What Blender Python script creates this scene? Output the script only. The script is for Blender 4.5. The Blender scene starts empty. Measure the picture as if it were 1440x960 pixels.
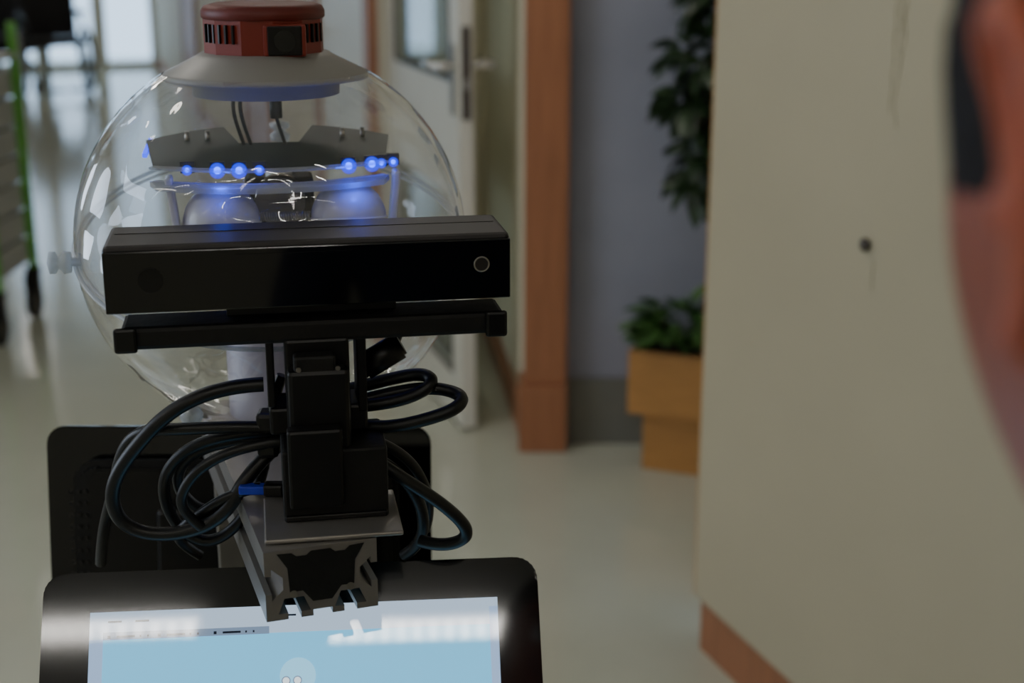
import bpy, bmesh, math, random
from mathutils import Vector, Matrix, Euler, noise
random.seed(7)
SC=bpy.context.scene
COL=SC.collection
rad=math.radians

# ------------------------------------------------------------ materials
def lin(c):
    out=[]
    for v in c:
        v=v/255.0
        out.append(v/12.92 if v<=0.04045 else ((v+0.055)/1.055)**2.4)
    return out
def mat(name,rgb,rough=.5,metal=0,var=.12,scale=12,bump=0,emit=None,es=0,spec=.5,coat=0,stretch=None,sss=0,alpha=1,trans=0):
    m=bpy.data.materials.new(name); m.use_nodes=True
    nt=m.node_tree; N=nt.nodes; L=nt.links
    b=N['Principled BSDF']
    c=lin(rgb)
    tc=N.new('ShaderNodeTexCoord'); mp=N.new('ShaderNodeMapping')
    if stretch: mp.inputs['Scale'].default_value=stretch
    nz=N.new('ShaderNodeTexNoise'); nz.inputs['Scale'].default_value=scale; nz.inputs['Detail'].default_value=5
    L.new(tc.outputs['Object'],mp.inputs['Vector']); L.new(mp.outputs[0],nz.inputs['Vector'])
    cr=N.new('ShaderNodeValToRGB')
    cr.color_ramp.elements[0].position=.3; cr.color_ramp.elements[1].position=.7
    cr.color_ramp.elements[0].color=[x*(1-var) for x in c]+[1]
    cr.color_ramp.elements[1].color=[min(1,x*(1+var)) for x in c]+[1]
    L.new(nz.outputs['Fac'],cr.inputs[0]); L.new(cr.outputs[0],b.inputs['Base Color'])
    b.inputs['Roughness'].default_value=rough; b.inputs['Metallic'].default_value=metal
    b.inputs['Specular IOR Level'].default_value=spec
    b.inputs['Coat Weight'].default_value=coat; b.inputs['Coat Roughness'].default_value=.05
    b.inputs['Transmission Weight'].default_value=trans
    if sss:
        b.inputs['Subsurface Weight'].default_value=sss
        b.inputs['Subsurface Radius'].default_value=(.012,.004,.002); b.inputs['Subsurface Scale'].default_value=1
    if bump:
        bp=N.new('ShaderNodeBump'); bp.inputs['Strength'].default_value=bump; bp.inputs['Distance'].default_value=.01
        L.new(nz.outputs['Fac'],bp.inputs['Height']); L.new(bp.outputs[0],b.inputs['Normal'])
    if emit:
        b.inputs['Emission Color'].default_value=lin(emit)+[1]; b.inputs['Emission Strength'].default_value=es
    return m
def clear_mat(name,tint=(1,1,1),f0=.04,bump=.0,gl=1.0,haze=0,fmax=.85,pw_=5,dist=.03,ns=9,ro=.03):
    # thin clear sheet: transparent body + Schlick reflection (same on both faces)
    m=bpy.data.materials.new(name); m.use_nodes=True
    nt=m.node_tree; N=nt.nodes; L=nt.links
    N.remove(N['Principled BSDF']); out=N['Material Output']
    t=N.new('ShaderNodeBsdfTransparent'); t.inputs[0].default_value=(*tint,1)
    g=N.new('ShaderNodeBsdfGlossy'); g.inputs['Roughness'].default_value=ro; g.inputs[0].default_value=(gl,gl,gl,1)
    lw=N.new('ShaderNodeLayerWeight'); lw.inputs[0].default_value=.5
    pw=N.new('ShaderNodeMath'); pw.operation='POWER'; pw.inputs[1].default_value=pw_
    ml=N.new('ShaderNodeMath'); ml.operation='MULTIPLY_ADD'; ml.inputs[1].default_value=fmax-f0; ml.inputs[2].default_value=f0
    L.new(lw.outputs['Facing'],pw.inputs[0]); L.new(pw.outputs[0],ml.inputs[0])
    mx=N.new('ShaderNodeMixShader')
    nz=N.new('ShaderNodeTexNoise'); nz.inputs['Scale'].default_value=ns; tc=N.new('ShaderNodeTexCoord')
    L.new(tc.outputs['Object'],nz.inputs['Vector'])
    bp=N.new('ShaderNodeBump'); bp.inputs['Strength'].default_value=bump; bp.inputs['Distance'].default_value=dist
    L.new(nz.outputs['Fac'],bp.inputs['Height']); L.new(bp.outputs[0],g.inputs['Normal']); 
    L.new(ml.outputs[0],mx.inputs[0]); L.new(t.outputs[0],mx.inputs[1]); L.new(g.outputs[0],mx.inputs[2])
    last=mx
    if haze:
        d=N.new('ShaderNodeBsdfDiffuse'); d.inputs[0].default_value=(.7,.72,.75,1)
        m2=N.new('ShaderNodeMixShader'); m2.inputs[0].default_value=haze
        L.new(mx.outputs[0],m2.inputs[1]); L.new(d.outputs[0],m2.inputs[2]); last=m2
    L.new(last.outputs[0],out.inputs['Surface'])
    return m
def led_halo_mat(name):  # glare around an LED, drawn as emission that fades at the rim
    m=bpy.data.materials.new(name); m.use_nodes=True
    nt=m.node_tree; N=nt.nodes; L=nt.links
    N.remove(N['Principled BSDF']); out=N['Material Output']
    t=N.new('ShaderNodeBsdfTransparent'); e=N.new('ShaderNodeEmission'); e.inputs[0].default_value=(0,.02,1,1); e.inputs[1].default_value=2.4
    lw=N.new('ShaderNodeLayerWeight'); lw.inputs[0].default_value=.5
    ma=N.new('ShaderNodeMath'); ma.operation='MULTIPLY_ADD'; ma.inputs[1].default_value=-.6; ma.inputs[2].default_value=.6
    L.new(lw.outputs['Facing'],ma.inputs[0])
    mx=N.new('ShaderNodeMixShader'); L.new(ma.outputs[0],mx.inputs[0]); L.new(t.outputs[0],mx.inputs[1]); L.new(e.outputs[0],mx.inputs[2])
    L.new(mx.outputs[0],out.inputs['Surface']); return m

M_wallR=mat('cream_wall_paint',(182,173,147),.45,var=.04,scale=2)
M_wall=mat('corridor_wall_paint',(206,200,182),.6,var=.04,scale=2)
M_wallP=mat('passage_wall_brightened',(232,223,198),.6,var=.03,scale=2)  # paler copy of the wall colour; passage light is put into it
M_alc=mat('alcove_blue_grey_paint',(148,150,164),.7,var=.09,scale=3,bump=.05)
M_ceil=mat('ceiling_white',(205,203,195),.8,var=.02)
M_floor=mat('linoleum_floor',(188,190,173),.12,var=.035,scale=5,spec=.6)
M_wood=mat('beech_wood',(158,104,72),.4,var=.15,scale=9,stretch=(6,6,.5))
M_wood2=mat('oak_planter_wood',(178,128,70),.5,var=.10,scale=9,stretch=(1,1,9))
M_skirt=mat('grey_skirting_vinyl',(116,116,108),.5,var=.05)
M_doorw=mat('white_door_lacquer',(214,212,200),.35,var=.03)
M_steel=mat('brushed_steel',(165,160,152),.3,metal=1,var=.06,scale=40)
M_chrome=mat('satin_lever_metal',(205,203,198),.25,metal=.6,var=.04,scale=40)
M_lock=mat('dark_lock_plate',(88,80,74),.35,metal=.8)
M_glass=clear_mat('window_glass',(.80,.86,.84),.05)
M_blk=mat('black_satin_plastic',(9,8,9),.38,var=.2,scale=60,spec=.4)
M_blkg=mat('black_gloss_plastic',(6,6,7),.07,var=.1,spec=.5,coat=.2)
M_blkm=mat('black_matt_plastic',(13,12,12),.6,var=.2,scale=90,bump=.08,spec=.4)
M_top=mat('sensor_top_plastic',(32,26,26),.5,var=.12,scale=90)
M_rub=mat('black_cable_rubber',(9,9,10),.42,var=.2,scale=40)
M_alu=mat('anodised_aluminium',(160,156,152),.38,metal=.7,var=.08,scale=30)
M_red=mat('red_brown_housing',(132,42,28),.42,var=.08,scale=30)
M_redd=mat('red_brown_lid',(106,34,27),.5,var=.08,scale=30)
M_capw=mat('cap_grey_white_plastic',(150,147,143),.4,var=.04)
M_neck=mat('frosted_inner_neck',(180,174,188),.4,var=.05)
M_eye=mat('eyeball_white',(226,226,232),.2,var=.03)
M_lid=mat('eyelid_plastic',(206,206,216),.25,var=.04)
M_pup=mat('pupil_dark',(22,22,30),.15)
M_pcb=mat('dark_green_circuit_board',(34,48,43),.55,var=.3,scale=60)
M_led=mat('blue_led',(0,20,255),.3,emit=(20,80,255),es=12)
M_halo=led_halo_mat('blue_led_halo')  # LED glare put in as a glowing shell
M_glow=mat('blue_edge_glow',(10,70,255),.3,emit=(0,50,255),es=2.5)  # blue glow on the board edge put in as emission
M_sph=clear_mat('clear_acrylic_sphere',(.975,.978,.98),.06,bump=1.0,fmax=.95,pw_=3.2,dist=.04,ns=11,haze=.014,ro=.02)
M_sph2=clear_mat('clear_acrylic_inner_skin',(.985,.987,.99),.035,bump=1.0,fmax=.55,pw_=4,dist=.05,ns=8,ro=.03)
M_rim=clear_mat('clear_acrylic_rim',(.82,.86,.90),.08,haze=.36)
M_usb=mat('blue_usb_plug',(20,50,190),.4)
M_leaf=mat('dark_green_leaf',(40,60,34),.38,var=.45,scale=20)
M_leaf2=mat('variegated_leaf',(60,94,44),.4,var=.45,scale=25)
M_stem=mat('brown_stem',(80,60,40),.8)
M_soil=mat('potting_soil',(50,36,26),.95,bump=.5)
M_green=mat('green_trolley_frame',(96,168,60),.4)
M_grey=mat('grey_trolley_panel',(165,167,165),.5)
M_redb=mat('red_box',(200,40,30),.5); M_yel=mat('yellow_box',(225,180,40),.5)
M_skin=mat('skin',(146,82,62),.5,var=.08,scale=25,sss=.15)
M_ear=mat('backlit_ear_skin',(170,86,58),.5,var=.08,scale=25,sss=.2)  # redder copy of the skin; light shining through the ear put into colour
M_hair=mat('dark_brown_hair',(20,13,11),.6,var=.4,scale=14,stretch=(9,9,1),bump=.6,spec=.2)
M_shirt=mat('navy_shirt_cloth',(38,42,58),.85,var=.12,bump=.1)
M_pants=mat('dark_trouser_cloth',(34,32,34),.9)
M_shoe=mat('black_shoe',(18,16,15),.5)
M_white=mat('eye_white',(225,222,215),.2)
M_lip=mat('lip',(150,80,70),.4)
M_lamp=mat('luminaire_diffuser',(240,240,235),.5,emit=(255,247,235),es=15.0)
M_lampb=mat('spot_tube_diffuser',(240,240,235),.5,emit=(255,250,242),es=38.0)
M_lampf=mat('luminaire_fins',(200,200,200),.3,metal=.6)
M_dkc=mat('dark_upholstery',(22,22,26),.8)

# ------------------------------------------------------------ helpers
def mk(name,bm,m,smooth=False):
    me=bpy.data.meshes.new(name); bmesh.ops.recalc_face_normals(bm,faces=bm.faces) if len(bm.faces) else None
    bm.to_mesh(me); bm.free()
    o=bpy.data.objects.new(name,me); COL.objects.link(o)
    for x in (m if isinstance(m,(list,tuple)) else [m]): me.materials.append(x)
    if smooth:
        for p in me.polygons: p.use_smooth=True
    return o
def setx(o,loc=(0,0,0),rot=(0,0,0)):
    o.location=loc; o.rotation_euler=rot; return o
def box(name,c,s,m,bev=0,rot=(0,0,0),seg=2):
    bm=bmesh.new(); bmesh.ops.create_cube(bm,size=1); bmesh.ops.scale(bm,vec=s,verts=bm.verts)
    if bev: bmesh.ops.bevel(bm,geom=bm.edges[:],offset=bev,segments=seg,affect='EDGES',profile=.5)
    return setx(mk(name,bm,m),c,rot)
def cyl(name,c,r,h,m,rot=(0,0,0),seg=32,r2=None,bev=0):
    bm=bmesh.new(); bmesh.ops.create_cone(bm,cap_ends=True,segments=seg,radius1=r,radius2=r if r2 is None else r2,depth=h)
    if bev: 
        e=[e for e in bm.edges if abs(e.verts[0].co.z-e.verts[1].co.z)<1e-6]
        bmesh.ops.bevel(bm,geom=e,offset=bev,segments=2,affect='EDGES')
    o=mk(name,bm,m)
    for p in o.data.polygons: p.use_smooth=len(p.vertices)==4
    return setx(o,c,rot)
def ball(name,c,r,m,s=(1,1,1),rot=(0,0,0),seg=32):
    bm=bmesh.new(); bmesh.ops.create_uvsphere(bm,u_segments=seg,v_segments=seg//2,radius=r); bmesh.ops.scale(bm,vec=s,verts=bm.verts)
    return setx(mk(name,bm,m,True),c,rot)
def lathe(name,prof,m,c=(0,0,0),rot=(0,0,0),seg=64,smooth=True):
    bm=bmesh.new(); rings=[]
    for r,z in prof:
        rings.append([bm.verts.new((r*math.cos(2*math.pi*i/seg),r*math.sin(2*math.pi*i/seg),z)) for i in range(seg)])
    for a,b in zip(rings,rings[1:]):
        for i in range(seg):
            j=(i+1)%seg; bm.faces.new((a[i],a[j],b[j],b[i]))
    return setx(mk(name,bm,m,smooth),c,rot)
def torus(name,c,R,r,m,rot=(0,0,0),seg=96,a0=0,a1=2*math.pi,sr=12):
    bm=bmesh.new(); rings=[]; full=abs(a1-a0-2*math.pi)<1e-6; n=seg if full else seg+1
    for i in range(n):
        a=a0+(a1-a0)*i/seg
        rings.append([bm.verts.new(((R+r*math.cos(t))*math.cos(a),(R+r*math.cos(t))*math.sin(a),r*math.sin(t))) for t in [2*math.pi*k/sr for k in range(sr)]])
    for i in range(seg):
        a=rings[i]; b=rings[(i+1)%n]
        for k in range(sr): bm.faces.new((a[k],a[(k+1)%sr],b[(k+1)%sr],b[k]))
    return setx(mk(name,bm,m,True),c,rot)
def prism(name,pts,h,m,c=(0,0,0),rot=(0,0,0),bev=0):
    bm=bmesh.new(); vs=[bm.verts.new((x,y,0)) for x,y in pts]; f=bm.faces.new(vs)
    r=bmesh.ops.extrude_face_region(bm,geom=[f]); bmesh.ops.translate(bm,vec=(0,0,h),verts=[v for v in r['geom'] if isinstance(v,bmesh.types.BMVert)])
    if bev: bmesh.ops.bevel(bm,geom=bm.edges[:],offset=bev,segments=2,affect='EDGES')
    return setx(mk(name,bm,m),c,rot)
def tube(name,pts,r,m,res=6):
    cu=bpy.data.curves.new(name,'CURVE'); cu.dimensions='3D'; cu.bevel_depth=r; cu.bevel_resolution=3; cu.resolution_u=10; cu.use_fill_caps=True
    sp=cu.splines.new('NURBS'); sp.points.add(len(pts)-1)
    for p,q in zip(sp.points,pts): p.co=(*q,1)
    sp.use_endpoint_u=True; sp.order_u=4 if len(pts)>3 else len(pts)
    o=bpy.data.objects.new(name,cu); COL.objects.link(o); cu.materials.append(m)
    dg=bpy.context.evaluated_depsgraph_get()
    me=bpy.data.meshes.new_from_object(o.evaluated_get(dg)); bpy.data.objects.remove(o); bpy.data.curves.remove(cu)
    me.name=name; o=bpy.data.objects.new(name,me); COL.objects.link(o)
    for p in me.polygons: p.use_smooth=True
    return o
def group(name,kids,loc=(0,0,0),rz=0,local=False):
    e=bpy.data.objects.new(name,None); COL.objects.link(e); e.location=loc; e.rotation_euler=(0,0,rz); e.empty_display_size=.1
    Mx=Matrix.Translation(loc)@Matrix.Rotation(rz,4,'Z')
    for k in kids:
        k.parent=e
        if not local: k.matrix_parent_inverse=Mx.inverted()
    return e
def wall(name,p0,p1,t,z0,z1,m,side=1):
    p0=Vector(p0);p1=Vector(p1);d=(p1-p0); n=Vector((-d.y,d.x)).normalized()*t*side
    return prism(name,[p0,p1,p1+n,p0+n],z1-z0,m,(0,0,z0))

# ------------------------------------------------------------ room shell
H=2.7
A=(.379,2.69); B=(2.19,-2.20)
dAB=(Vector(B)-Vector(A)).normalized()
floor=box('floor',(-2.2,7.0,-.05),(11,20,.1),M_floor)
ceil=box('ceiling',(-2.2,7.0,H+.05),(11,20,.1),M_ceil)
wr=wall('wall_right',A,B,.13,.122,H,M_wallR,1)
n=Vector((-dAB.y,dAB.x))
a2=Vector(A)+dAB*.008+n*.012; b2=Vector(B)+n*.012
wall('baseboard_right',a2,b2,.11,0,.122,M_wood,1)
edge=wall('trim_1',Vector(A)-dAB*.005,Vector(A)-dAB*.0002,.13,.122,H,M_wood2,1)
wall('wall_alcove_side',(.53,2.80),(1.0,3.91),.12,0,H,M_wall,-1)
wall('wall_alcove',(.10,3.93),(1.2,3.93),.12,0,H,M_alc,1)
wall('baseboard_alcove',(.156,3.918),(.99,3.918),.011,0,.20,M_skirt,1)
box('pillar_trim',(.095,3.925,(H+.2)/2),(.122,.13,H-.2),M_wood,.004)
box('baseboard_pillar',(.088,3.918,.10),(.138,.15,.20),M_wood,.004)
wall('wall_passage',(.034,3.99),(-.10,5.25),.12,0,H,M_wallP,-1)
wall('baseboard_passage',(.030,3.995),(-.103,5.2),.012,0,.11,M_wood,1)
wall('wall_return',(-.02,5.25),(-.47,5.02),.12,0,H,M_wallP,-1)
C0=Vector((-.45,4.93)); dC=Vector((-.30,.954)).normalized()
C1=C0+dC*11.4
nC=Vector((dC.y,-dC.x))
wall('wall_corridor',C0,C1,.12,0,H,M_wall,-1)
wall('baseboard_corridor',C0-nC*.013,C1-nC*.013,.012,0,.10,M_wood,-1)
dE=Vector((-.954,-.30)).normalized(); E1=C1+dE*3.6
wall('wall_left_corridor',E1,(-3.2,3.0),.12,0,H,M_wall,-1)
wall('wall_left',(-3.2,3.0),(-3.2,-2.2),.12,0,H,M_wall,-1)
wall('wall_behind',(-3.3,-2.2),(2.3,-2.2),.12,0,H,M_wall,-1)
def cdoor(name,s,w,leafm):
    k=[]
    def seg(nm,s0,s1,z0,z1,t,m,off=0):
        p=C0+dC*s0-nC*(t+off); q=C0+dC*s1-nC*(t+off)
        k.append(wall(nm,p,q,t,z0,z1,m,-1))
    seg('jamb_1',s,s+.10,0,2.1,.03,M_wood); seg('jamb_2',s+w-.10,s+w,0,2.1,.03,M_wood)
    seg('head',s,s+w,2.1,2.2,.03,M_wood); seg('leaf',s+.102,s+w-.102,.01,2.095,.015,leafm)
    p=C0+dC*(s+w-.18)-nC*.05
    k.append(box('handle',(p.x,p.y,1.05),(.02,.06,.02),M_steel,.004))
    group(name,k,(C0.x+dC.x*s,C0.y+dC.y*s,0))
cdoor('door_2',.04,1.15,M_doorw); cdoor('door_3',2.6,1.15,M_wood); cdoor('door_4',6.6,1.15,M_wood)
k=[]
aE=math.atan2(dE.y,dE.x)
for i in range(7):
    p=C1+dE*(3.6*i/6)
    k.append(box('mullion_%d'%i,(p.x,p.y,H/2),(.14,.12,H),M_doorw,.005,(0,0,aE)))
pm=C1+dE*1.8
k.append(box('rail_bottom',(pm.x,pm.y,.03),(3.6,.09,.06),M_doorw,0,(0,0,aE)))
k.append(box('rail_mid',(pm.x,pm.y,1.05),(3.6,.07,.07),M_doorw,0,(0,0,aE)))
k.append(box('glass',(pm.x,pm.y,H/2),(3.6,.01,H-.02),M_glass,0,(0,0,aE)))
group('window_1',k,(pm.x,pm.y,0))

# ------------------------------------------------------------ open glazed door
hx,hy=-.40,4.90; ex,ey=-.128,4.02
ang=math.atan2(ey-hy,ex-hx); Wd=math.hypot(ex-hx,ey-hy)
k=[]
def dl(nm,x0,x1,z0,z1,t,m,bev=.003,y=0):
    o=box(nm,((x0+x1)/2,y,(z0+z1)/2),(x1-x0,t,z1-z0),m,bev); k.append(o); return o
SL=.10
dl('stile_lock',Wd-SL,Wd,.012,2.05,.045,M_doorw); dl('stile_hinge',0,.12,.012,2.05,.045,M_doorw)
dl('rail_bottom',.12,Wd-SL,.012,.16,.044,M_doorw); dl('rail_mid',.12,Wd-SL,.70,1.03,.044,M_doorw); dl('rail_top',.12,Wd-SL,1.93,2.05,.044,M_doorw)
dl('glass_upper',.12,Wd-SL,1.03,1.93,.008,M_glass,0); dl('glass_lower',.12,Wd-SL,.16,.70,.008,M_glass,0)
for nm,z0,z1 in (('bead_u',1.03,1.93),('bead_l',.16,.70)):
    for sy in (-.02,.02):
        dl(nm,.12,.128,z0,z1,.012,M_lock,0,sy); dl(nm,Wd-SL-.008,Wd-SL,z0,z1,.012,M_lock,0,sy); dl(nm,.12,Wd-SL,z0,z0+.008,.012,M_lock,0,sy)
k.append(box('lock_plate',(Wd+.001,0,1.06),(.004,.026,.26),M_lock,.001))
k.append(box('latch',(Wd+.005,0,1.03),(.01,.014,.03),M_steel,.001))
for sy in (-1,1):
    k.append(box('escutcheon',(Wd-.05,sy*.027,1.04),(.035,.008,.2),M_steel,.003))
    k.append(cyl('lever_neck',(Wd-.03,sy*.055,1.08),.012,.065,M_chrome,(rad(90),0,0)))
    k.append(cyl('lever_grip',(Wd-.085,sy*.082,1.08),.012,.13,M_chrome,(0,rad(90),0),bev=.003))
door=group('door_1',k,(hx,hy,0),ang,local=True)

kp=Vector(A)+dAB*.525
nk=-n
ko=lathe('wall_knob',[(0,.0),(.007,.0),(.007,.003),(.0105,.004),(.0115,.007),(.009,.010),(0,.011)],M_lock)
ko.location=(kp.x,kp.y,.971); ko.rotation_euler=Vector((nk.x,nk.y,0)).to_track_quat('Z','Y').to_euler()
M_scf=mat('scuff_mark',(160,150,122),.6,var=.2,scale=80)
k=[]
for s,z0,z1,j in ((.56,1.18,1.42,.008),(.58,1.25,1.45,.006),(.545,.90,.95,.002),(.57,1.16,1.40,.012),(.57,1.3,1.42,.014)):
    pts=[]
    for i in range(14):
        z=z0+(z1-z0)*i/13; q=Vector(A)+dAB*(s+random.uniform(-j,j))+nk*.0002; pts.append((q.x,q.y,z))
    k.append(tube('scratch',pts,.0010,M_scf))
group('wall_scratches',k,(kp.x,kp.y,1.2))

# ------------------------------------------------------------ luminaires
def luminaire(x,y,rz=0,L=1.2,W=.16,m=None,nf=15,fh=.022):
    k=[box('housing',(0,0,-.02),(L+.06,W+.06,.038),M_lampf,.003),box('diffuser',(0,0,-.045),(L,W,.012),m or M_lamp)]
    for i in range(nf):
        k.append(box('fin',(-L/2+L*i/(nf-1),0,-.051-fh/2),(.006,W+.02,fh),M_lampf))
    group('ceiling_luminaire',k,(x,y,H),rz,local=True)
luminaire(-.61,-1.235,rad(4),.44,.045,M_lampb,12,.03); luminaire(.15,-1.215,rad(4),.44,.060,M_lampb,12,.03)
luminaire(-2.0,-.6,0,1.2,.16); luminaire(1.0,-1.9,0,.9,.16)
for s in (1.5,4.5,7.5,10.0):
    p=C0+dC*s-nC*1.5; luminaire(p.x,p.y,math.atan2(dC.y,dC.x))
luminaire(-1.5,2.6,rad(90)); luminaire(-.35,3.0,0,.9)  # the second one is added, out of view, to brighten the passage

# ------------------------------------------------------------ robot
RO=(-.181,1.059,0); RZ=rad(10)
R=.1455; CZ=1.224
k=[]
def shell(r): return [(r*math.cos(a),r*math.sin(a)) for a in [rad(-72)+(rad(59)-rad(-72))*i/60 for i in range(61)]]
k.append(lathe('head_sphere',shell(R),M_sph,(0,0,CZ),seg=96))
k.append(lathe('head_sphere_inner_skin',shell(R-.0045),M_sph2,(0,0,CZ),seg=96))
k.append(torus('sphere_seam',(0,0,CZ),R+.0005,.0017,M_rim,(rad(19),0,0)))
k.append(torus('sphere_seam_flange',(0,0,CZ),R-.003,.0013,M_rim,(rad(17.5),0,0)))
def knob(c,rot):
    return [lathe('seam_knob',[(0,-.010),(.003,-.010),(.003,-.003),(.0075,-.003),(.0085,.002),(.006,.004),(.0045,.006),(.008,.008),(.008,.012),(0,.014)],M_rim,c,rot,24)]
k+=knob((-R-.003,-.03,CZ-.006),(0,rad(-90),0))
k+=knob((.01,R*math.cos(rad(19)),CZ+R*math.sin(rad(19))+.01),(0,0,0))
k+=knob((-.066,-.06,CZ-.118),(rad(60),0,0))
k.append(lathe('cap_flange',[(0,.1395),(.046,.1395),(.050,.137),(.073,.1255),(.0755,.1225),(.0745,.1205),(.054,.1215),(.0535,.109),(.0,.109)],M_capw,(0,0,CZ)))
k.append(lathe('camera_housing',[(.0435,.1385),(.0435,.1635),(.040,.1640)],M_red,(0,0,CZ),seg=12,rot=(0,0,rad(8)),smooth=False))
k.append(lathe('camera_lid',[(.0435,.1635),(.0445,.1645),(.0445,.1690),(.0425,.1725),(.036,.1742),(0,.1746)],M_redd,(0,0,CZ),seg=48))
k.append(box('lens_block',(.014,-.0385,CZ+.150),(.030,.014,.0225),M_red,.002))
k.append(box('lens_window',(.014,-.0456,CZ+.150),(.024,.002,.0205),M_blk,.001))
k.append(cyl('lens',(.014,-.0466,CZ+.150),.0075,.003,M_blkg,(rad(90),0,0)))
for a0,nn in ((-160,6),(-46,4)):
    for i in range(nn):
        a=rad(a0+i*8.0); k.append(box('vent_slot',(.0424*math.cos(a),.0424*math.sin(a),CZ+.154),(.004,.0014,.013),M_blk,0,(0,0,a)))
back=[];front=[]
for i in range(17):
    t=-1+2*i/16; back.append((.090*t,.060-.035*t*t)); front.append((.082*t,-.052+.018*t*t))
pcb_pts=front+[(p[0],p[1]) for p in back[::-1] if p[0]>.025]+[(.022,.012),(-.022,.012)]+[(p[0],p[1]) for p in back[::-1] if p[0]<-.025]
k.append(prism('brow_circuit_board',pcb_pts,.002,M_pcb,(0,-.012,CZ+.069),(rad(9),0,0)))
ac=[(x*1.03,y*1.12-.002) for x,y in front]+[(x*.97,y*.97-.022) for x,y in front[::-1]]
k.append(prism('brow_acrylic_plate',ac,.004,M_rim,(0,-.012,CZ+.054),(rad(4),0,0)))
ac2=[(x*1.03,y*1.12-.002) for x,y in front]+[(x*.99,y*1.05+.002) for x,y in front[::-1]]
k.append(prism('brow_edge_strip',ac2,.0035,M_lid,(0,-.012,CZ+.0535),(rad(4),0,0)))
k.append(prism('brow_upper_strip',ac2,.0015,M_rim,(0,-.012,CZ+.066),(rad(4),0,0)))
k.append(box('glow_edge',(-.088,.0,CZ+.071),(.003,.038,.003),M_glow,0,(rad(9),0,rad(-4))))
for x in (-.06,-.045,.055,.07):
    k.append(cyl('standoff',(x,.01,CZ+.076),.0018,.010,M_steel,seg=12))
leds=[(-.058,0),(-.037,1),(-.022,1),(-.008,0),(.055,1),(.072,1),(.079,0),(.088,0)]
for x,big in leds:
    y=-.067+.018*(x/.082)**2
    k.append(ball('led',(x,y,CZ+.063),.0026 if big else .0017,M_led,seg=16))
    k.append(ball('led_halo',(x,y-.001,CZ+.063),.0058 if big else .0038,M_halo,seg=20))
    k.append(box('led_base',(x,y+.008,CZ+.064),(.010,.005,.008),M_blk))
k.append(ball('led',(-.035,-.087,CZ+.004),.0022,M_led,seg=16)); k.append(ball('led_halo',(-.035,-.088,CZ+.004),.0050,M_halo,seg=20))
for i,x in enumerate((-.036,.054)):
    y=-.055; z=CZ+.024
    k.append(ball('eyeball',(x,y,z),.0255,M_eye))
    k.append(ball('pupil',(x+.004,y-.0205,z-.010),.0080,M_pup,(1,.6,1)))
    bm=bmesh.new(); bmesh.ops.create_uvsphere(bm,u_segments=36,v_segments=18,radius=.0272)
    bmesh.ops.delete(bm,geom=[v for v in bm.verts if v.co.z<-.001],context='VERTS')
    o=mk('eyelid',bm,M_lid,True); k.append(setx(o,(x,y,z+.001),(rad(18 if i==0 else -8),0,0)))
    k.append(torus('eyelid_rim',(x,y,z+.001),.0272,.0009,M_eye,(rad(18 if i==0 else -8),0,0),48))
    sx=-1 if i==0 else 1
    k.append(box('eye_bracket_side',(x+sx*.032,y-.002,z+.004),(.005,.018,.062),M_lid,.0015,(0,rad(sx*6),0)))
    k.append(box('eye_bracket_foot',(x+sx*.012,y-.004,z-.027),(.05,.03,.005),M_eye,.0015))
    k.append(cyl('eye_stem',(x,y+.02,z-.045),.004,.09,M_steel,seg=12))
k.append(prism('face_plate',[(-.036,-.01),(.045,-.01),(.05,0),(.02,.008),(-.036,.012)],.003,M_eye,(-.036,-.082,CZ+.010),(rad(55),0,0)))
pts=[]
for i in range(150):
    a=i*.9; pts.append((-.010+.036*i/149,-.058+.003*math.cos(a),CZ+.028+.003*math.sin(a)))
k.append(tube('spring',pts,.0007,M_steel))
k.append(cyl('centre_servo',(.006,-.02,CZ+.035),.018,.04,M_steel,(rad(90),0,0)))
k.append(box('centre_frame',(.006,-.01,CZ+.0),(.05,.03,.10),M_blkm,.003))
k.append(cyl('centre_lower',(.006,.0,CZ-.04),.016,.07,M_steel))
for dx in (-.024,-.019,.006):
    k.append(tube('inner_cable',[(dx,-.01,CZ+.108),(dx-.003,-.014,CZ+.095),(dx+.004,-.005,CZ+.08),(dx+.012,.0,CZ+.05)],.0014,M_blk))
k.append(cyl('inner_plug',(.006,-.01,CZ+.100),.0045,.016,M_blk,seg=16))
k.append(lathe('neck_collar',[(0,-.062),(.038,-.062),(.040,-.066),(.040,-.136),(.046,-.139),(.060,-.142),(.060,-.15),(0,-.15)],M_neck,(0,0,CZ)))
k.append(lathe('neck_column',[(0,-.15),(.035,-.15),(.03,-.2),(.03,-.45),(0,-.45)],M_blk,(0,0,CZ)))
k.append(box('mast_profile',(-.045,-.01,.93),(.02,.02,.30),M_alu,.002))
k.append(lathe('body_shell',[(0,.80),(.10,.80),(.14,.77),(.16,.60),(.20,.40),(.26,.25),(.30,.16),(.30,.06),(.27,.04),(0,.04)],M_capw,(0,.04,0)))
for sx in (-1,1): k.append(cyl('drive_wheel',(sx*.24,.04,.08),.08,.04,M_rub,(0,rad(90),0)))
k.append(ball('castor',(0,.27,.03),.03,M_rub))
bx=.018; by0=-.2666; bz=1.042; BY=rad(9)
h=[(-.035,0),(-.0215,0),(-.0215,.004),(-.0275,.004),(-.0235,.014),(-.0115,.014),(-.0075,.004),(-.0135,.004),(-.0135,0),(-.006,0),(-.006,.004),(.006,.004),(.006,0),
(.0135,0),(.0135,.004),(.0075,.004),(.0115,.014),(.0235,.014),(.0275,.004),(.0215,.004),(.0215,0),(.035,0),(.035,.018),(.031,.018),(.031,.0135),(.024,.020),(.024,.028),(.031,.0345),(.031,.030),(.035,.030),(.035,.046),
(-.035,.046),(-.035,.030),(-.031,.030),(-.031,.0345),(-.024,.028),(-.024,.020),(-.031,.0135),(-.031,.018),(-.035,.018)]
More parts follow.
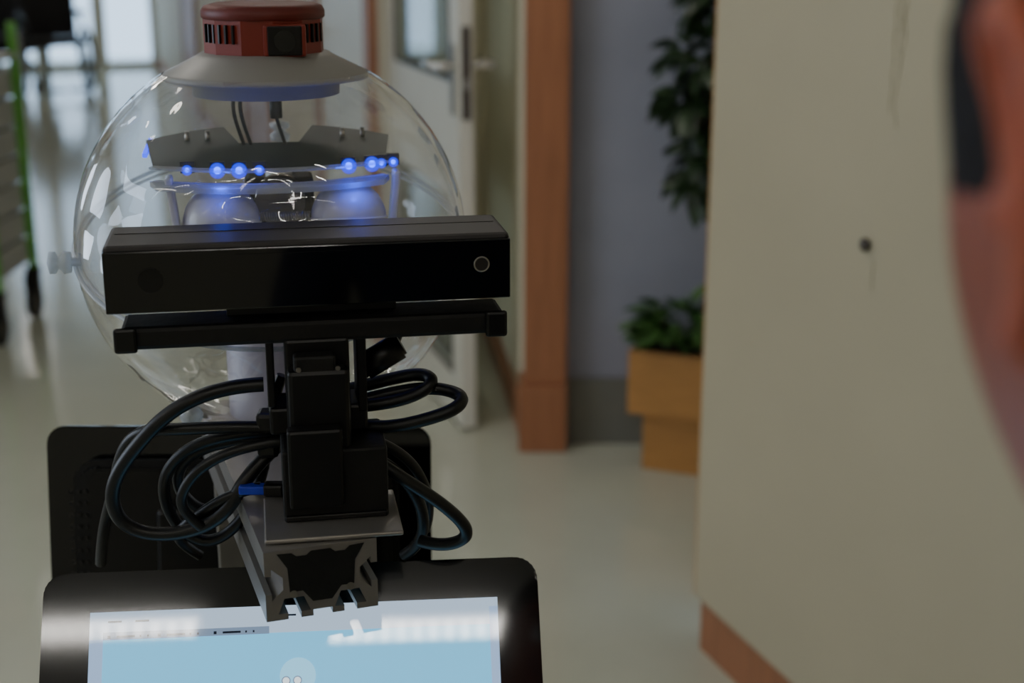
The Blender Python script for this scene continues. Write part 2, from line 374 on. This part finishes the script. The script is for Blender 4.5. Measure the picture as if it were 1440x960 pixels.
k.append(prism('aluminium_beam',[(x,z) for x,z in h],.30,M_alu,(bx-.30*math.sin(BY),by0+.30*math.cos(BY),bz),(rad(90),0,BY)))
cav=[(-.027,.044),(-.018,.0435),(-.015,.041),(-.009,.041),(-.006,.0435),(.006,.0435),(.009,.041),(.015,.041),(.018,.0435),(.027,.044),(.021,.034),(.020,.018),(.012,.018),(.006,.010),(-.006,.010),(-.012,.018),(-.020,.018),(-.021,.034)]
k.append(prism('beam_cavity_shade',cav,.0006,M_blkm,(bx,by0,bz),(rad(90),0,BY)))  # thin dark sheet on the end face, painted shade of the hollow
for sx in (-.0175,.0175): k.append(cyl('beam_core_hole',(bx+sx,by0-.0005+sx*.158,bz+.0165),.0025,.001,M_steel,(rad(90),0,0),seg=16))
k.append(box('mount_plate',(bx+.009,by0+.040,bz+.048),(.085,.070,.003),M_alu,.001))
robot=group('service_robot',k,RO,RZ,local=True)
for x in (-.035,.060):
    ld=bpy.data.lights.new('led_light','POINT'); ld.energy=.020; ld.color=(.01,.08,1); ld.shadow_soft_size=.004
    lo=bpy.data.objects.new('led_light',ld); COL.objects.link(lo); lo.location=(x,-.082,CZ+.055); lo.parent=robot

# ------------------------------------------------------------ depth sensor and bracket
k=[]
kx,ky,kz=.0205,-.195,1.2490
k.append(box('sensor_body',(kx,ky+.002,kz),(.245,.062,.0405),M_top,.003))
k.append(box('sensor_front_glass',(kx,ky-.030,kz-.0012),(.2442,.006,.0375),M_blkg,.0007))
k.append(cyl('sensor_lens',(kx-.095,ky-.0333,kz),.0075,.001,M_blk,(rad(90),0,0)))
k.append(box('ir_window',(kx-.01,ky-.0333,kz),(.07,.0006,.028),M_blkg))
k.append(torus('power_light_ring',(kx+.104,ky-.0334,kz+.002),.0045,.0005,M_steel,(rad(90),0,0),32))
k.append(cyl('power_light',(kx+.104,ky-.0333,kz+.002),.0042,.0008,M_top,(rad(90),0,0)))
k.append(box('top_seam',(kx,ky+.008,kz+.0203),(.236,.0012,.0006),M_blk))
k.append(box('foot_joint',(kx-.0,ky+.006,kz-.0245),(.105,.04,.010),M_blk,.001))
k.append(box('foot_bar',(kx+.002,ky-.006,1.2105),(.236,.036,.0145),M_blkm,.003))
k.append(box('foot_end',(kx-.113,ky-.025,1.2102),(.014,.004,.016),M_blk,.002)); k.append(box('foot_end',(kx+.1145,ky-.025,1.2102),(.014,.004,.017),M_blk,.002))
cx=.022
k.append(box('tilt_plate',(cx-.029,ky,1.183),(.005,.035,.046),M_blk,.001)); k.append(box('tilt_plate',(cx+.028,ky,1.180),(.006,.035,.052),M_blk,.001))
k.append(box('tilt_servo',(cx,ky-.004,1.168),(.040,.04,.075),M_blk,.002)); k.append(box('servo_horn',(cx-.002,ky-.03,1.192),(.026,.012,.012),M_blkm,.002))
k.append(box('servo_front',(cx,ky-.030,1.160),(.038,.014,.058),M_blk,.003))
k.append(box('servo_cross',(cx,ky+.0,1.150),(.062,.034,.018),M_blk,.002))
k.append(box('pan_servo',(cx+.008,ky-.012,1.114),(.066,.056,.048),M_blkm,.002))
k.append(box('pan_front',(cx-.004,ky-.042,1.128),(.034,.012,.052),M_blk,.002))
k.append(box('pan_foot',(cx+.008,ky-.012,1.0935),(.064,.060,.004),M_blk,.001))
k.append(cyl('cable_gland',(cx+.042,ky+.0,1.185),.009,.03,M_blk,(0,rad(60),0),seg=20,bev=.002))
for dx,dz in ((-.012,1.19),(.012,1.19),(-.012,1.145),(.012,1.145)):
    k.append(cyl('screw',(cx+dx,ky-.0375,dz),.0016,.001,M_steel,(rad(90),0,0),seg=10))
group('depth_sensor_camera',k,RO,RZ,local=True)

# ------------------------------------------------------------ monitors
def rrect(w,h,r,nn=6):
    p=[]
    for cx_,cy_,a0 in ((w/2-r,h/2-r,0),(-w/2+r,h/2-r,90),(-w/2+r,-h/2+r,180),(w/2-r,-h/2+r,270)):
        for i in range(nn+1):
            a=rad(a0+90*i/nn); p.append((cx_+r*math.cos(a),cy_+r*math.sin(a)))
    return p
SR=.02
M_scr=mat('screen_sky_blue',(60,110,140),SR,var=.02,emit=(110,194,236),es=1.3)
M_bar=mat('screen_toolbar',(70,80,90),SR,emit=(182,204,228),es=1.1)
M_tab=mat('screen_tab',(60,70,85),SR,emit=(130,152,180),es=.9)
M_txt=mat('screen_text',(30,35,45),SR,emit=(40,50,70),es=.25)
M_scp=mat('screen_side_panel',(70,80,95),SR,emit=(160,190,228),es=1.1)
M_ico=mat('screen_icon',(70,100,120),SR,emit=(140,208,240),es=1.4)
M_icw=mat('screen_icon_white',(120,130,135),SR,emit=(225,238,245),es=1.4)
def monitor(name,loc,rot,w,h,screen=True):
    e=bpy.data.objects.new(name,None); COL.objects.link(e); e.location=loc; e.rotation_euler=rot
    k=[]
    k.append(prism('bezel',rrect(w,h,.014),.012,M_blkg,(0,-h/2,-.012),bev=.0015))
    k.append(prism('rear_shell',rrect(w-.05,h-.05,.02),.022,M_blkm,(0,-h/2,-.034),bev=.006))
    k.append(prism('bezel_rim',rrect(w+.003,h+.003,.0155),.005,M_blkg,(0,-h/2,-.0135),bev=.0015))
    if screen:
        sw,sh=w-.056,h-.05; x0=-sw/2; y0=-.027
        x0+=.004; sw-=.004
        def pl(nm,x,y,ww,hh,m,z):
            k.append(box(nm,(x0+x+ww/2,y0-y-hh/2,z),(ww,hh,.0002),m))
        pl('screen',0,0,sw,sh,M_scr,.0002)
        pl('toolbar',0,0,sw,.018,M_bar,.0005)
        pl('side_panel',0,.018,.009,sh-.018,M_scp,.0005); pl('side_panel',sw-.006,.006,.006,sh-.006,M_scp,.0006)
        pl('titlebar',.009,.0135,.11,.005,M_tab,.0008)
        for i,xx in enumerate((.012,.045,.082)):
            pl('text',xx,.0155,.002,.002,M_txt,.001); pl('text',xx+.006,.0158,.012,.0014,M_txt,.001); pl('text',xx+.021,.0158,.0012,.0014,M_txt,.001); pl('text',xx+.026,.0158,.0012,.0014,M_txt,.001)
        for xx in (.012,.03,.128): pl('text',xx,.006,.009,.0012,M_txt,.001)
        circ=lambda r,n_=28:[(r*math.cos(a),r*math.sin(a)) for a in [2*math.pi*i/n_ for i in range(n_)]]
        ax=x0+.138
        k.append(prism('avatar_head',circ(.012),.0003,M_ico,(ax,y0-.047,.0005)))
        for sx in (-1,1):
            k.append(prism('avatar_eye_ring',circ(.0030,20),.0003,M_tab,(ax-.004+sx*.0038,y0-.050,.0009)))
            k.append(prism('avatar_eye',circ(.0023,20),.0003,M_icw,(ax-.004+sx*.0038,y0-.050,.0011)))
        k.append(prism('avatar_body',rrect(.03,.03,.008),.0003,M_ico,(ax,y0-.080,.0005)))
    for o in k: o.parent=e
    return e,k
mf,_=monitor('touchscreen_monitor',(-.150,.893,1.031),(rad(90-33),0,rad(5)),.334,.27)
mr,kk=monitor('touchscreen_monitor',(-.231,1.145,1.043),(rad(90+10),0,rad(180)),.322,.30,False)
mr.name='touchscreen_monitor.001'
ex=[]
for r in range(11):
    for c in range(4):
        ex.append(cyl('vent_hole',(.136-c*.006-.0,-.05-r*.010,-.0352),.0018,.0014,M_rub,(0,0,0),seg=8))
ex.append(box('vesa_block',(0,-.12,-.045),(.12,.12,.03),M_blk,.004))
fr=rrect(.24,.2,.01); 
ex.append(prism('rear_ridge',fr,.006,M_blk,(0,-.13,-.039),bev=.002))
for o in ex: o.parent=mr
k=[box('arm_front',(-.17,1.055,.80),(.05,.02,.04),M_blk,.004),box('arm_rear',(-.20,1.08,.80),(.05,.05,.04),M_blk,.004)]
group('monitor_mount',k,(-.18,1.05,.8))

# ------------------------------------------------------------ cables (world coordinates)
k=[]
def cab(pts,r=.0034): k.append(tube('cable',pts,r*1.2,M_rub))
cab([(-.160,.872,1.168),(-.185,.868,1.168),(-.215,.862,1.158),(-.238,.86,1.135),(-.262,.862,1.105),(-.262,.866,1.075),(-.240,.87,1.062),(-.205,.872,1.066),(-.182,.872,1.085),(-.176,.875,1.105),(-.150,.89,1.125)],.0040)
cab([(-.150,.875,1.137),(-.180,.868,1.141),(-.215,.865,1.139),(-.247,.875,1.137),(-.262,.885,1.110),(-.270,.895,1.080),(-.283,.905,1.050),(-.29,.92,1.02)],.0034)
cab([(-.155,.878,1.134),(-.190,.875,1.133),(-.222,.878,1.120),(-.236,.885,1.090),(-.228,.89,1.060),(-.210,.892,1.046),(-.190,.892,1.055),(-.172,.89,1.08),(-.165,.89,1.11)],.0034)
cab([(-.150,.882,1.128),(-.185,.88,1.128),(-.215,.885,1.117),(-.228,.892,1.095),(-.220,.9,1.07),(-.2,.905,1.062),(-.18,.905,1.085)],.0034)
cab([(-.165,.872,1.097),(-.185,.872,1.093),(-.205,.875,1.078),(-.225,.88,1.063),(-.228,.89,1.05),(-.215,.9,1.035)],.0030)
cab([(-.150,.87,1.130),(-.175,.865,1.128),(-.200,.862,1.118),(-.215,.862,1.100),(-.219,.865,1.084),(-.205,.868,1.070)],.0030)
cab([(-.110,.875,1.140),(-.085,.868,1.138),(-.055,.865,1.146),(-.034,.868,1.153),(-.030,.880,1.158),(-.05,.892,1.160),(-.075,.895,1.156),(-.100,.893,1.150),(-.125,.885,1.145)],.0036)
cab([(-.110,.885,1.148),(-.080,.885,1.150),(-.058,.885,1.158),(-.050,.89,1.165),(-.060,.9,1.168),(-.080,.9,1.163),(-.11,.9,1.155)],.0036)
cab([(-.118,.875,1.130),(-.095,.868,1.122),(-.075,.866,1.108),(-.048,.866,1.090),(-.028,.868,1.070),(-.031,.872,1.058),(-.048,.875,1.053),(-.062,.88,1.055)],.0036)
cab([(-.100,.89,1.115),(-.080,.885,1.108),(-.065,.885,1.090),(-.058,.888,1.068),(-.062,.895,1.045),(-.075,.90,1.035)],.0034)
cab([(-.100,.885,1.128),(-.075,.89,1.118),(-.058,.895,1.095),(-.055,.9,1.07),(-.06,.91,1.05)],.0030)
cab([(-.075,.90,1.20),(-.080,.89,1.185),(-.085,.882,1.178)],.0045)
cab([(-.165,.885,1.105),(-.162,.885,1.125),(-.158,.885,1.15),(-.150,.885,1.17)],.003)
k.append(box('usb_plug',(-.170,.870,1.0965),(.018,.008,.006),M_usb,.001)); k.append(box('usb_shell',(-.156,.870,1.0965),(.014,.010,.009),M_blk,.002))
k.append(box('cable_clip',(-.158,.876,1.142),(.016,.016,.014),M_blk,.003)); k.append(box('cable_clip',(-.160,.88,1.122),(.014,.014,.012),M_blk,.003))
group('cable_bundle',k,(-.15,.88,1.13))

# ------------------------------------------------------------ planter and plants
k2=[]
pw,pd=.36,.22
k2.append(box('plinth',(.035+.15,.035+.075,.085),(.30,.15,.17),M_wood2,.003))
for nm,c,s in (('side_front',(pw/2,.01,.26),(pw,.02,.18)),('side_back',(pw/2,pd-.01,.26),(pw,.02,.18)),('side_left',(.01,pd/2,.26),(.02,pd-.04,.18)),('side_right',(pw-.01,pd/2,.26),(.02,pd-.04,.18))):
    k2.append(box(nm,c,s,M_wood2,.002))
k2.append(box('bottom',(pw/2,pd/2,.175),(pw-.04,pd-.04,.01),M_wood2))
k2.append(box('soil',(pw/2,pd/2,.315),(pw-.042,pd-.042,.03),M_soil))
planter=group('wooden_planter',k2,(.316,3.70,0),rad(-22),local=True)
def leafcloud(name,cfun,nl,size,m,stems,base,ymax=9):
    bm=bmesh.new()
    for i in range(nl):
        c,nrm=cfun()
        L=size*random.uniform(.6,1.2); W=L*random.uniform(.40,.55)
        q=nrm.to_track_quat('X','Z').to_matrix()
        q=q@Matrix.Rotation(random.uniform(-1,1),3,'X')
        rows=[(0,.0),(.2,.75),(.45,1),(.75,.7),(1,.0)]
        prev=None
        for t,w in rows:
            z=-.35*L*t*t; w2=w*W/2
            if w==0: vs=[bm.verts.new(c+q@Vector((t*L,0,z)))]
            else: vs=[bm.verts.new(c+q@Vector((t*L,-w2,z+.25*w2))),bm.verts.new(c+q@Vector((t*L,0,z))),bm.verts.new(c+q@Vector((t*L,w2,z+.25*w2)))]
            if prev:
                if len(prev)==1: bm.faces.new((prev[0],vs[1],vs[0])); bm.faces.new((prev[0],vs[2],vs[1]))
                elif len(vs)==1: bm.faces.new((prev[0],prev[1],vs[0])); bm.faces.new((prev[1],prev[2],vs[0]))
                else: bm.faces.new((prev[0],prev[1],vs[1],vs[0])); bm.faces.new((prev[1],prev[2],vs[2],vs[1]))
            prev=vs
    for v in bm.verts: v.co.y=min(v.co.y,ymax)
    o=mk('leaves',bm,m,True)
    kk=[o]+[tube('stem',s,.005,M_stem) for s in stems]
    return group(name,kk,base)
def rndv():
    while True:
        v=Vector((random.uniform(-1,1),random.uniform(-1,1),random.uniform(-1,1)))
        if .05<v.length<1: return v
clus=[((.52,3.72,1.40),.09),((.54,3.72,1.28),.09),((.485,3.72,1.12),.10),((.475,3.71,1.02),.085),((.505,3.71,.90),.085),((.50,3.71,.82),.06),((.56,3.72,1.6),.12),((.56,3.72,1.15),.10),((.53,3.72,.98),.09)]
def cf():
    c,r=random.choice(clus); v=rndv(); d=v.normalized(); d.z-=.4
    return Vector(c)+v*r*.75, d.normalized()
leafcloud('potted_ficus',cf,460,.082,M_leaf,[[(.52,3.71,.335),(.53,3.72,.6),(.525,3.72,.9),(.52,3.72,1.2),(.53,3.73,1.6)],[(.54,3.72,.335),(.55,3.73,.8),(.58,3.73,1.2),(.56,3.73,1.55)],[(.525,3.72,.85),(.49,3.72,1.0),(.48,3.72,1.1)]],(.52,3.71,.33),3.88)
def cf2():
    v=rndv(); c=Vector((.465,3.725,.41)); d=v.normalized(); d.z=abs(d.z)*.3+.05
    p=Vector((v.x*.12,v.y*.07,v.z*.065)); 
    return c+p,d.normalized()
leafcloud('potted_ivy',cf2,230,.070,M_leaf2,[[(.45,3.74,.335),(.44,3.73,.38),(.41,3.72,.42)],[(.49,3.74,.335),(.50,3.73,.38),(.52,3.71,.42)]],(.47,3.73,.33),3.88)

# ------------------------------------------------------------ trolley
k=[]
tx0,tx1,ty0,ty1=-2.44,-1.828,4.93,5.35
for x in (tx0+.012,tx1-.012):
    for y in (ty0+.012,ty1-.012):
        k.append(box('post',(x,y,.66),(.030,.026,.92),M_green,.003))
        k.append(cyl('castor_wheel',(x-.01,y,.062),.062,.03,M_rub,(0,rad(90),0))); k.append(box('castor_fork',(x-.01,y,.13),(.05,.06,.09),M_blkm,.005))
        k.append(box('castor_link',(x-.005,y,.185),(.05,.04,.03),M_blkm,.003))
for i in range(7):
    k.append(box('drawer',((tx0+tx1)/2,(ty0+ty1)/2,.27+i*.105),(tx1-tx0-.05,ty1-ty0-.01,.096),M_grey,.006))
    k.append(box('drawer_grip',((tx0+tx1)/2,ty0-.003,.30+i*.105),(.3,.012,.015),M_steel,.002))
k.append(box('tray',((tx0+tx1)/2,(ty0+ty1)/2,1.0),(tx1-tx0,ty1-ty0,.02),M_grey,.004))
k.append(box('red_carton',(tx1-.07,5.00,1.04),(.12,.12,.06),M_redb,.003)); k.append(box('yellow_carton',(tx1-.07,5.00,1.085),(.11,.11,.03),M_yel,.003))
group('hospital_trolley',k,((tx0+tx1)/2,(ty0+ty1)/2,0))

# ------------------------------------------------------------ wheelchair and armchair at far end
k=[]
for sx in (-1,1):
    k.append(torus('drive_wheel',(sx*.29,0,.30),.285,.016,M_rub,(0,rad(90),0),48)); k.append(torus('push_rim',(sx*.32,0,.30),.25,.008,M_steel,(0,rad(90),0),48))
    k.append(cyl('hub',(sx*.29,0,.30),.03,.05,M_steel,(0,rad(90),0)))
    for i in range(8):
        a=i*math.pi/8; k.append(cyl('spoke',(sx*.29,0,.30),.003,.55,M_steel,(a,0,0),seg=6))
    k.append(tube('frame',[(sx*.24,.22,.95),(sx*.24,.2,.9),(sx*.24,.18,.5),(sx*.24,.16,.3),(sx*.24,-.3,.3),(sx*.22,-.36,.28),(sx*.2,-.46,.08)],.013,M_blk))
    k.append(tube('arm_rest_frame',[(sx*.25,.18,.7),(sx*.25,-.1,.7),(sx*.25,-.22,.68),(sx*.25,-.24,.45)],.013,M_blk))
    k.append(box('arm_pad',(sx*.25,-.02,.725),(.06,.3,.03),M_dkc,.01))
    k.append(torus('castor',(sx*.22,-.30,.085),.07,.015,M_rub,(0,rad(90),0),32)); k.append(box('foot_plate',(sx*.11,-.50,.08),(.16,.16,.015),M_blk,.004))
    k.append(tube('castor_fork',[(sx*.22,-.30,.085),(sx*.24,-.30,.2),(sx*.24,-.28,.3)],.01,M_blk))
k.append(box('seat',(0,-.04,.47),(.46,.44,.06),M_dkc,.02)); k.append(box('backrest',(0,.19,.72),(.46,.04,.44),M_dkc,.015,(rad(-6),0,0)))
group('wheelchair',k,(-4.15,13.1,0),rad(28),local=True)
k=[]
for sx in (-1,1):
    for sy in (-1,1): k.append(cyl('leg',(sx*.26,sy*.26,.17),.022,.34,M_blk,seg=12,r2=.03))
    k.append(box('arm',(sx*.31,0,.46),(.09,.62,.26),M_dkc,.035,seg=3))
k.append(box('seat',(0,-.02,.40),(.54,.6,.14),M_dkc,.03,seg=3)); k.append(box('back',(0,.28,.62),(.6,.12,.56),M_dkc,.04,(rad(-8),0,0),3))
group('armchair',k,(-4.85,13.9,0),rad(-10),local=True)

# ------------------------------------------------------------ person
def skin_mesh(name,verts,edges,radii,sub=2):
    me=bpy.data.meshes.new(name); me.from_pydata(verts,edges,[]); o=bpy.data.objects.new(name,me); COL.objects.link(o)
    o.modifiers.new('s','SKIN')
    for i,r in enumerate(radii):
        sv=me.skin_vertices[0].data[i]; sv.radius=r if isinstance(r,tuple) else (r,r); sv.use_root=(i==0)
    m=o.modifiers.new('u','SUBSURF'); m.levels=sub; m.render_levels=sub
    dg=bpy.context.evaluated_depsgraph_get(); dg.update()
    me2=bpy.data.meshes.new_from_object(o.evaluated_get(dg)); bpy.data.objects.remove(o)
    o=bpy.data.objects.new(name,me2); COL.objects.link(o)
    for p in me2.polygons: p.use_smooth=True
    return o
HX,HY,HZ=.172,.292,1.398
ox,oy=HX-.002,HY-.045
V=[];E=[];Rr=[]
def av(p,r,par=None):
    V.append((ox+p[0],oy+p[1],p[2])); Rr.append(r)
    if par is not None: E.append((par,len(V)-1))
    return len(V)-1
pel=av((0,0,.80),(.15,.10)); wa=av((0,.0,.93),(.125,.09),pel); ch=av((0,.0,1.06),(.145,.10),wa); up=av((0,-.005,1.14),(.11,.075),ch); nb=av((0,-.005,1.20),(.056,.056),up); nt_=av((0,.018,1.31),(.054,.056),nb)
hands=[]
for sx in (-1,1):
    sh=av((sx*.155,-.01,1.145),.050,up); el=av((sx*.20,-.03,.88),.038,sh); wrs=av((sx*.20,.06,.66),.025,el)
    hands.append((sx,V[wrs]))
    hp_=av((sx*.085,0,.76),.088,pel); kn=av((sx*.09,.02,.43),.056,hp_); an=av((sx*.09,-.01,.09),.038,kn); 
body=skin_mesh('body',V,E,Rr)
me=body.data
for m_ in (M_shirt,M_pants,M_skin): me.materials.append(m_)
for p in me.polygons:
    z=p.center.z; x=abs(p.center.x-ox)
    p.material_index= 2 if (z>1.205) or (x>.165 and z<.70) else (1 if (z<.80 and x<.17) else 0)
parts=[body]
bm=bmesh.new(); bmesh.ops.create_icosphere(bm,subdivisions=6,radius=1)
def headpt(p):
    x,y,z=p
    w=.075; d=.092
    X=x*w; Y=y*d; Z=z*.122
    if z<0:
        X*=1-.22*(-z)**1.7
        if y<0: Y*=1-.50*min(1,(-z)**1.1)
        else: Y*=1-.10*(-z)
    if z>0: X*=1+.03*math.sin(z*3); 
    if y>0:
        g=lambda cx,cz,sx_,sz:math.exp(-((X-cx)/sx_)**2-((Z-cz)/sz)**2)
        Y+= .024*g(0,-.022,.011,.014)*(y>.2)+.012*g(0,.0,.008,.022)
        Y-= .010*g(.031,.006,.015,.011)+.010*g(-.031,.006,.015,.011)
        Y+= .005*g(0,.024,.04,.008)+.006*g(0,-.056,.022,.009)+.010*g(0,-.092,.02,.016)
        Y+= .004*g(.042,-.025,.016,.018)+.004*g(-.042,-.025,.016,.018)
    return Vector((X,Y,Z))
for v in bm.verts: v.co=headpt(v.co)
head=mk('head',bm,M_skin,True)
bm=bmesh.new(); bmesh.ops.create_icosphere(bm,subdivisions=6,radius=1)
kill=[]
for v in bm.verts:
    x,y,z=v.co
    if y<-.25: lim=-.55
    elif y<.02: lim=-.55+(y+.25)/.27*.55
    elif y<.36: lim=-.02
    elif y<.52: lim=.02+(y-.36)*1.4
    else: lim=.40
    lim+=.04*noise.noise(Vector((x*30,y*30,0)))
    q=headpt(v.co); 
    if z<lim: kill.append(v)
    nn=noise.noise(Vector((x*9,y*9,z*3)))*.006+noise.noise(Vector((x*22,y*22,z*5)))*.003
    fade=min(1,max(0,(z-lim)/.45))
    v.co=q*(1+.055*fade+.006)+q.normalized()*nn*fade
bmesh.ops.delete(bm,geom=kill,context='VERTS')
hair=mk('hair',bm,M_hair,True)
hs=[head,hair]
for sx in (-1,1):
    hs.append(ball('eye',(sx*.031,.072,.006),.0125,M_white,seg=20)); hs.append(ball('iris',(sx*.031,.0815,.006),.0052,M_pup,(1,.6,1),seg=16))
    hs.append(box('eyebrow',(sx*.032,.0875,.026),(.030,.006,.006),M_hair,.002,(0,0,sx*rad(-14))))
    X=sx*.0765
    ea=[]
    pts=[(0,.010,-.004),(.004,.004,.012),(.010,.006,.026),(.013,-.004,.033),(.016,-.018,.031),(.017,-.026,.018),(.015,-.025,.002),(.011,-.018,-.014),(.008,-.010,-.024),(.006,-.002,-.030),(.002,.004,-.026),(0,.006,-.018)]
    ea.append(tube('ear_helix',[(X+sx*a,b,c) for a,b,c in pts],.0042,M_ear))
    pts=[(.006,-.002,.022),(.010,-.012,.018),(.011,-.016,.004),(.009,-.012,-.008),(.006,-.004,-.014)]
    ea.append(tube('ear_antihelix',[(X+sx*a,b,c) for a,b,c in pts],.0040,M_ear))
    ea.append(ball('ear_shell',(X+sx*.006,-.008,.003),.010,M_ear,(.55,1.9,3.0),(0,0,sx*rad(32)),24))
    ea.append(ball('ear_lobe',(X+sx*.004,-.004,-.025),.0085,M_ear,(.55,1,1.1),seg=20))
    ea.append(ball('tragus',(X+sx*.002,.010,-.004),.006,M_ear,(.7,.8,1.2),seg=16))
    for e_ in ea: e_.location.y-=.022; e_.location.z+=.004
    hs+=ea
hs.append(ball('lips',(0,.092,-.056),.010,M_lip,(1.9,.5,.55),seg=20))
hm=Matrix.Translation((HX,HY,HZ))@Euler((rad(-6),rad(0),rad(8))).to_matrix().to_4x4()
he=bpy.data.objects.new('head_group',None); COL.objects.link(he); he.matrix_world=hm
for o in hs: o.parent=he
parts.append(he)
for sx,wp in hands:
    w=Vector(wp); hv=[];hE=[];hr=[]
    def ah(p,r,par=None):
        hv.append(tuple(w+Vector((p[0],p[1],p[2])))); hr.append(r)
        if par is not None: hE.append((par,len(hv)-1))
        return len(hv)-1
    c0=ah((0,0,0),(.024,.018)); c1=ah((0,.018,-.045),(.016,.034)); c2=ah((0,.03,-.075),(.012,.034),c1); hE.append((c0,c1))
    ho=skin_mesh('palm',hv,hE,hr); ho.data.materials.append(M_skin); parts.append(ho)
    for i,(off,ln) in enumerate(((.030,.068),(.010,.078),(-.010,.072),(-.028,.056))):
        a=w+Vector((0,.03+off*.9,-.075-off*.1)); 
        f=[a,a+Vector((-sx*.004,.012,-ln*.42)),a+Vector((-sx*.014,.016,-ln*.75)),a+Vector((-sx*.028,.016,-ln*.98))]
        fo=skin_mesh('finger',[tuple(q) for q in f],[(0,1),(1,2),(2,3)],[.0088,.0085,.0078,.0066]); fo.data.materials.append(M_skin); parts.append(fo)
    a=w+Vector((0,.04,-.035)); f=[a,a+Vector((-sx*.008,.025,-.018)),a+Vector((-sx*.014,.035,-.045)),a+Vector((-sx*.018,.036,-.065))]
    fo=skin_mesh('thumb',[tuple(q) for q in f],[(0,1),(1,2),(2,3)],[.012,.0105,.0095,.008]); fo.data.materials.append(M_skin); parts.append(fo)
for sx in (-1,1):
    parts.append(ball('shoe',(ox+sx*.09,oy+.04,.042),.05,M_shoe,(.95,2.5,.84),seg=28))
parts.append(torus('collar',(ox,oy+.0,1.205),.058,.010,M_shirt,(rad(-8),0,0),48))
bpy.context.view_layer.update()
pe=bpy.data.objects.new('person',None); COL.objects.link(pe); pe.location=(ox,oy,0)
for o in parts:
    o.parent=pe; o.matrix_parent_inverse=Matrix.Translation((-ox,-oy,0))

# ------------------------------------------------------------ light
w=bpy.data.worlds.new('world'); SC.world=w; w.use_nodes=True
w.node_tree.nodes['Background'].inputs[0].default_value=(.60,.72,1,1); w.node_tree.nodes['Background'].inputs[1].default_value=3.5
def area(name,loc,rot,sx,sy,e,col):
    l=bpy.data.lights.new(name,'AREA'); l.shape='RECTANGLE'; l.size=sx; l.size_y=sy; l.energy=e; l.color=col
    o=bpy.data.objects.new(name,l); COL.objects.link(o); o.location=loc; o.rotation_euler=rot
area('added_side_daylight',(-3.1,1.2,1.6),(rad(90),0,rad(-90)),2.2,1.4,40,(.70,.82,1))  # unseen daylight source added; the left wall has no window opening

# ------------------------------------------------------------ camera
cam=bpy.data.cameras.new('camera'); co=bpy.data.objects.new('camera',cam); COL.objects.link(co)
co.location=(0,0,1.45); co.rotation_euler=(rad(90-16.2),0,0); cam.lens=50; cam.sensor_width=36; cam.clip_start=.02
cam.dof.use_dof=True; cam.dof.focus_distance=.93; cam.dof.aperture_fstop=5.6
SC.camera=co
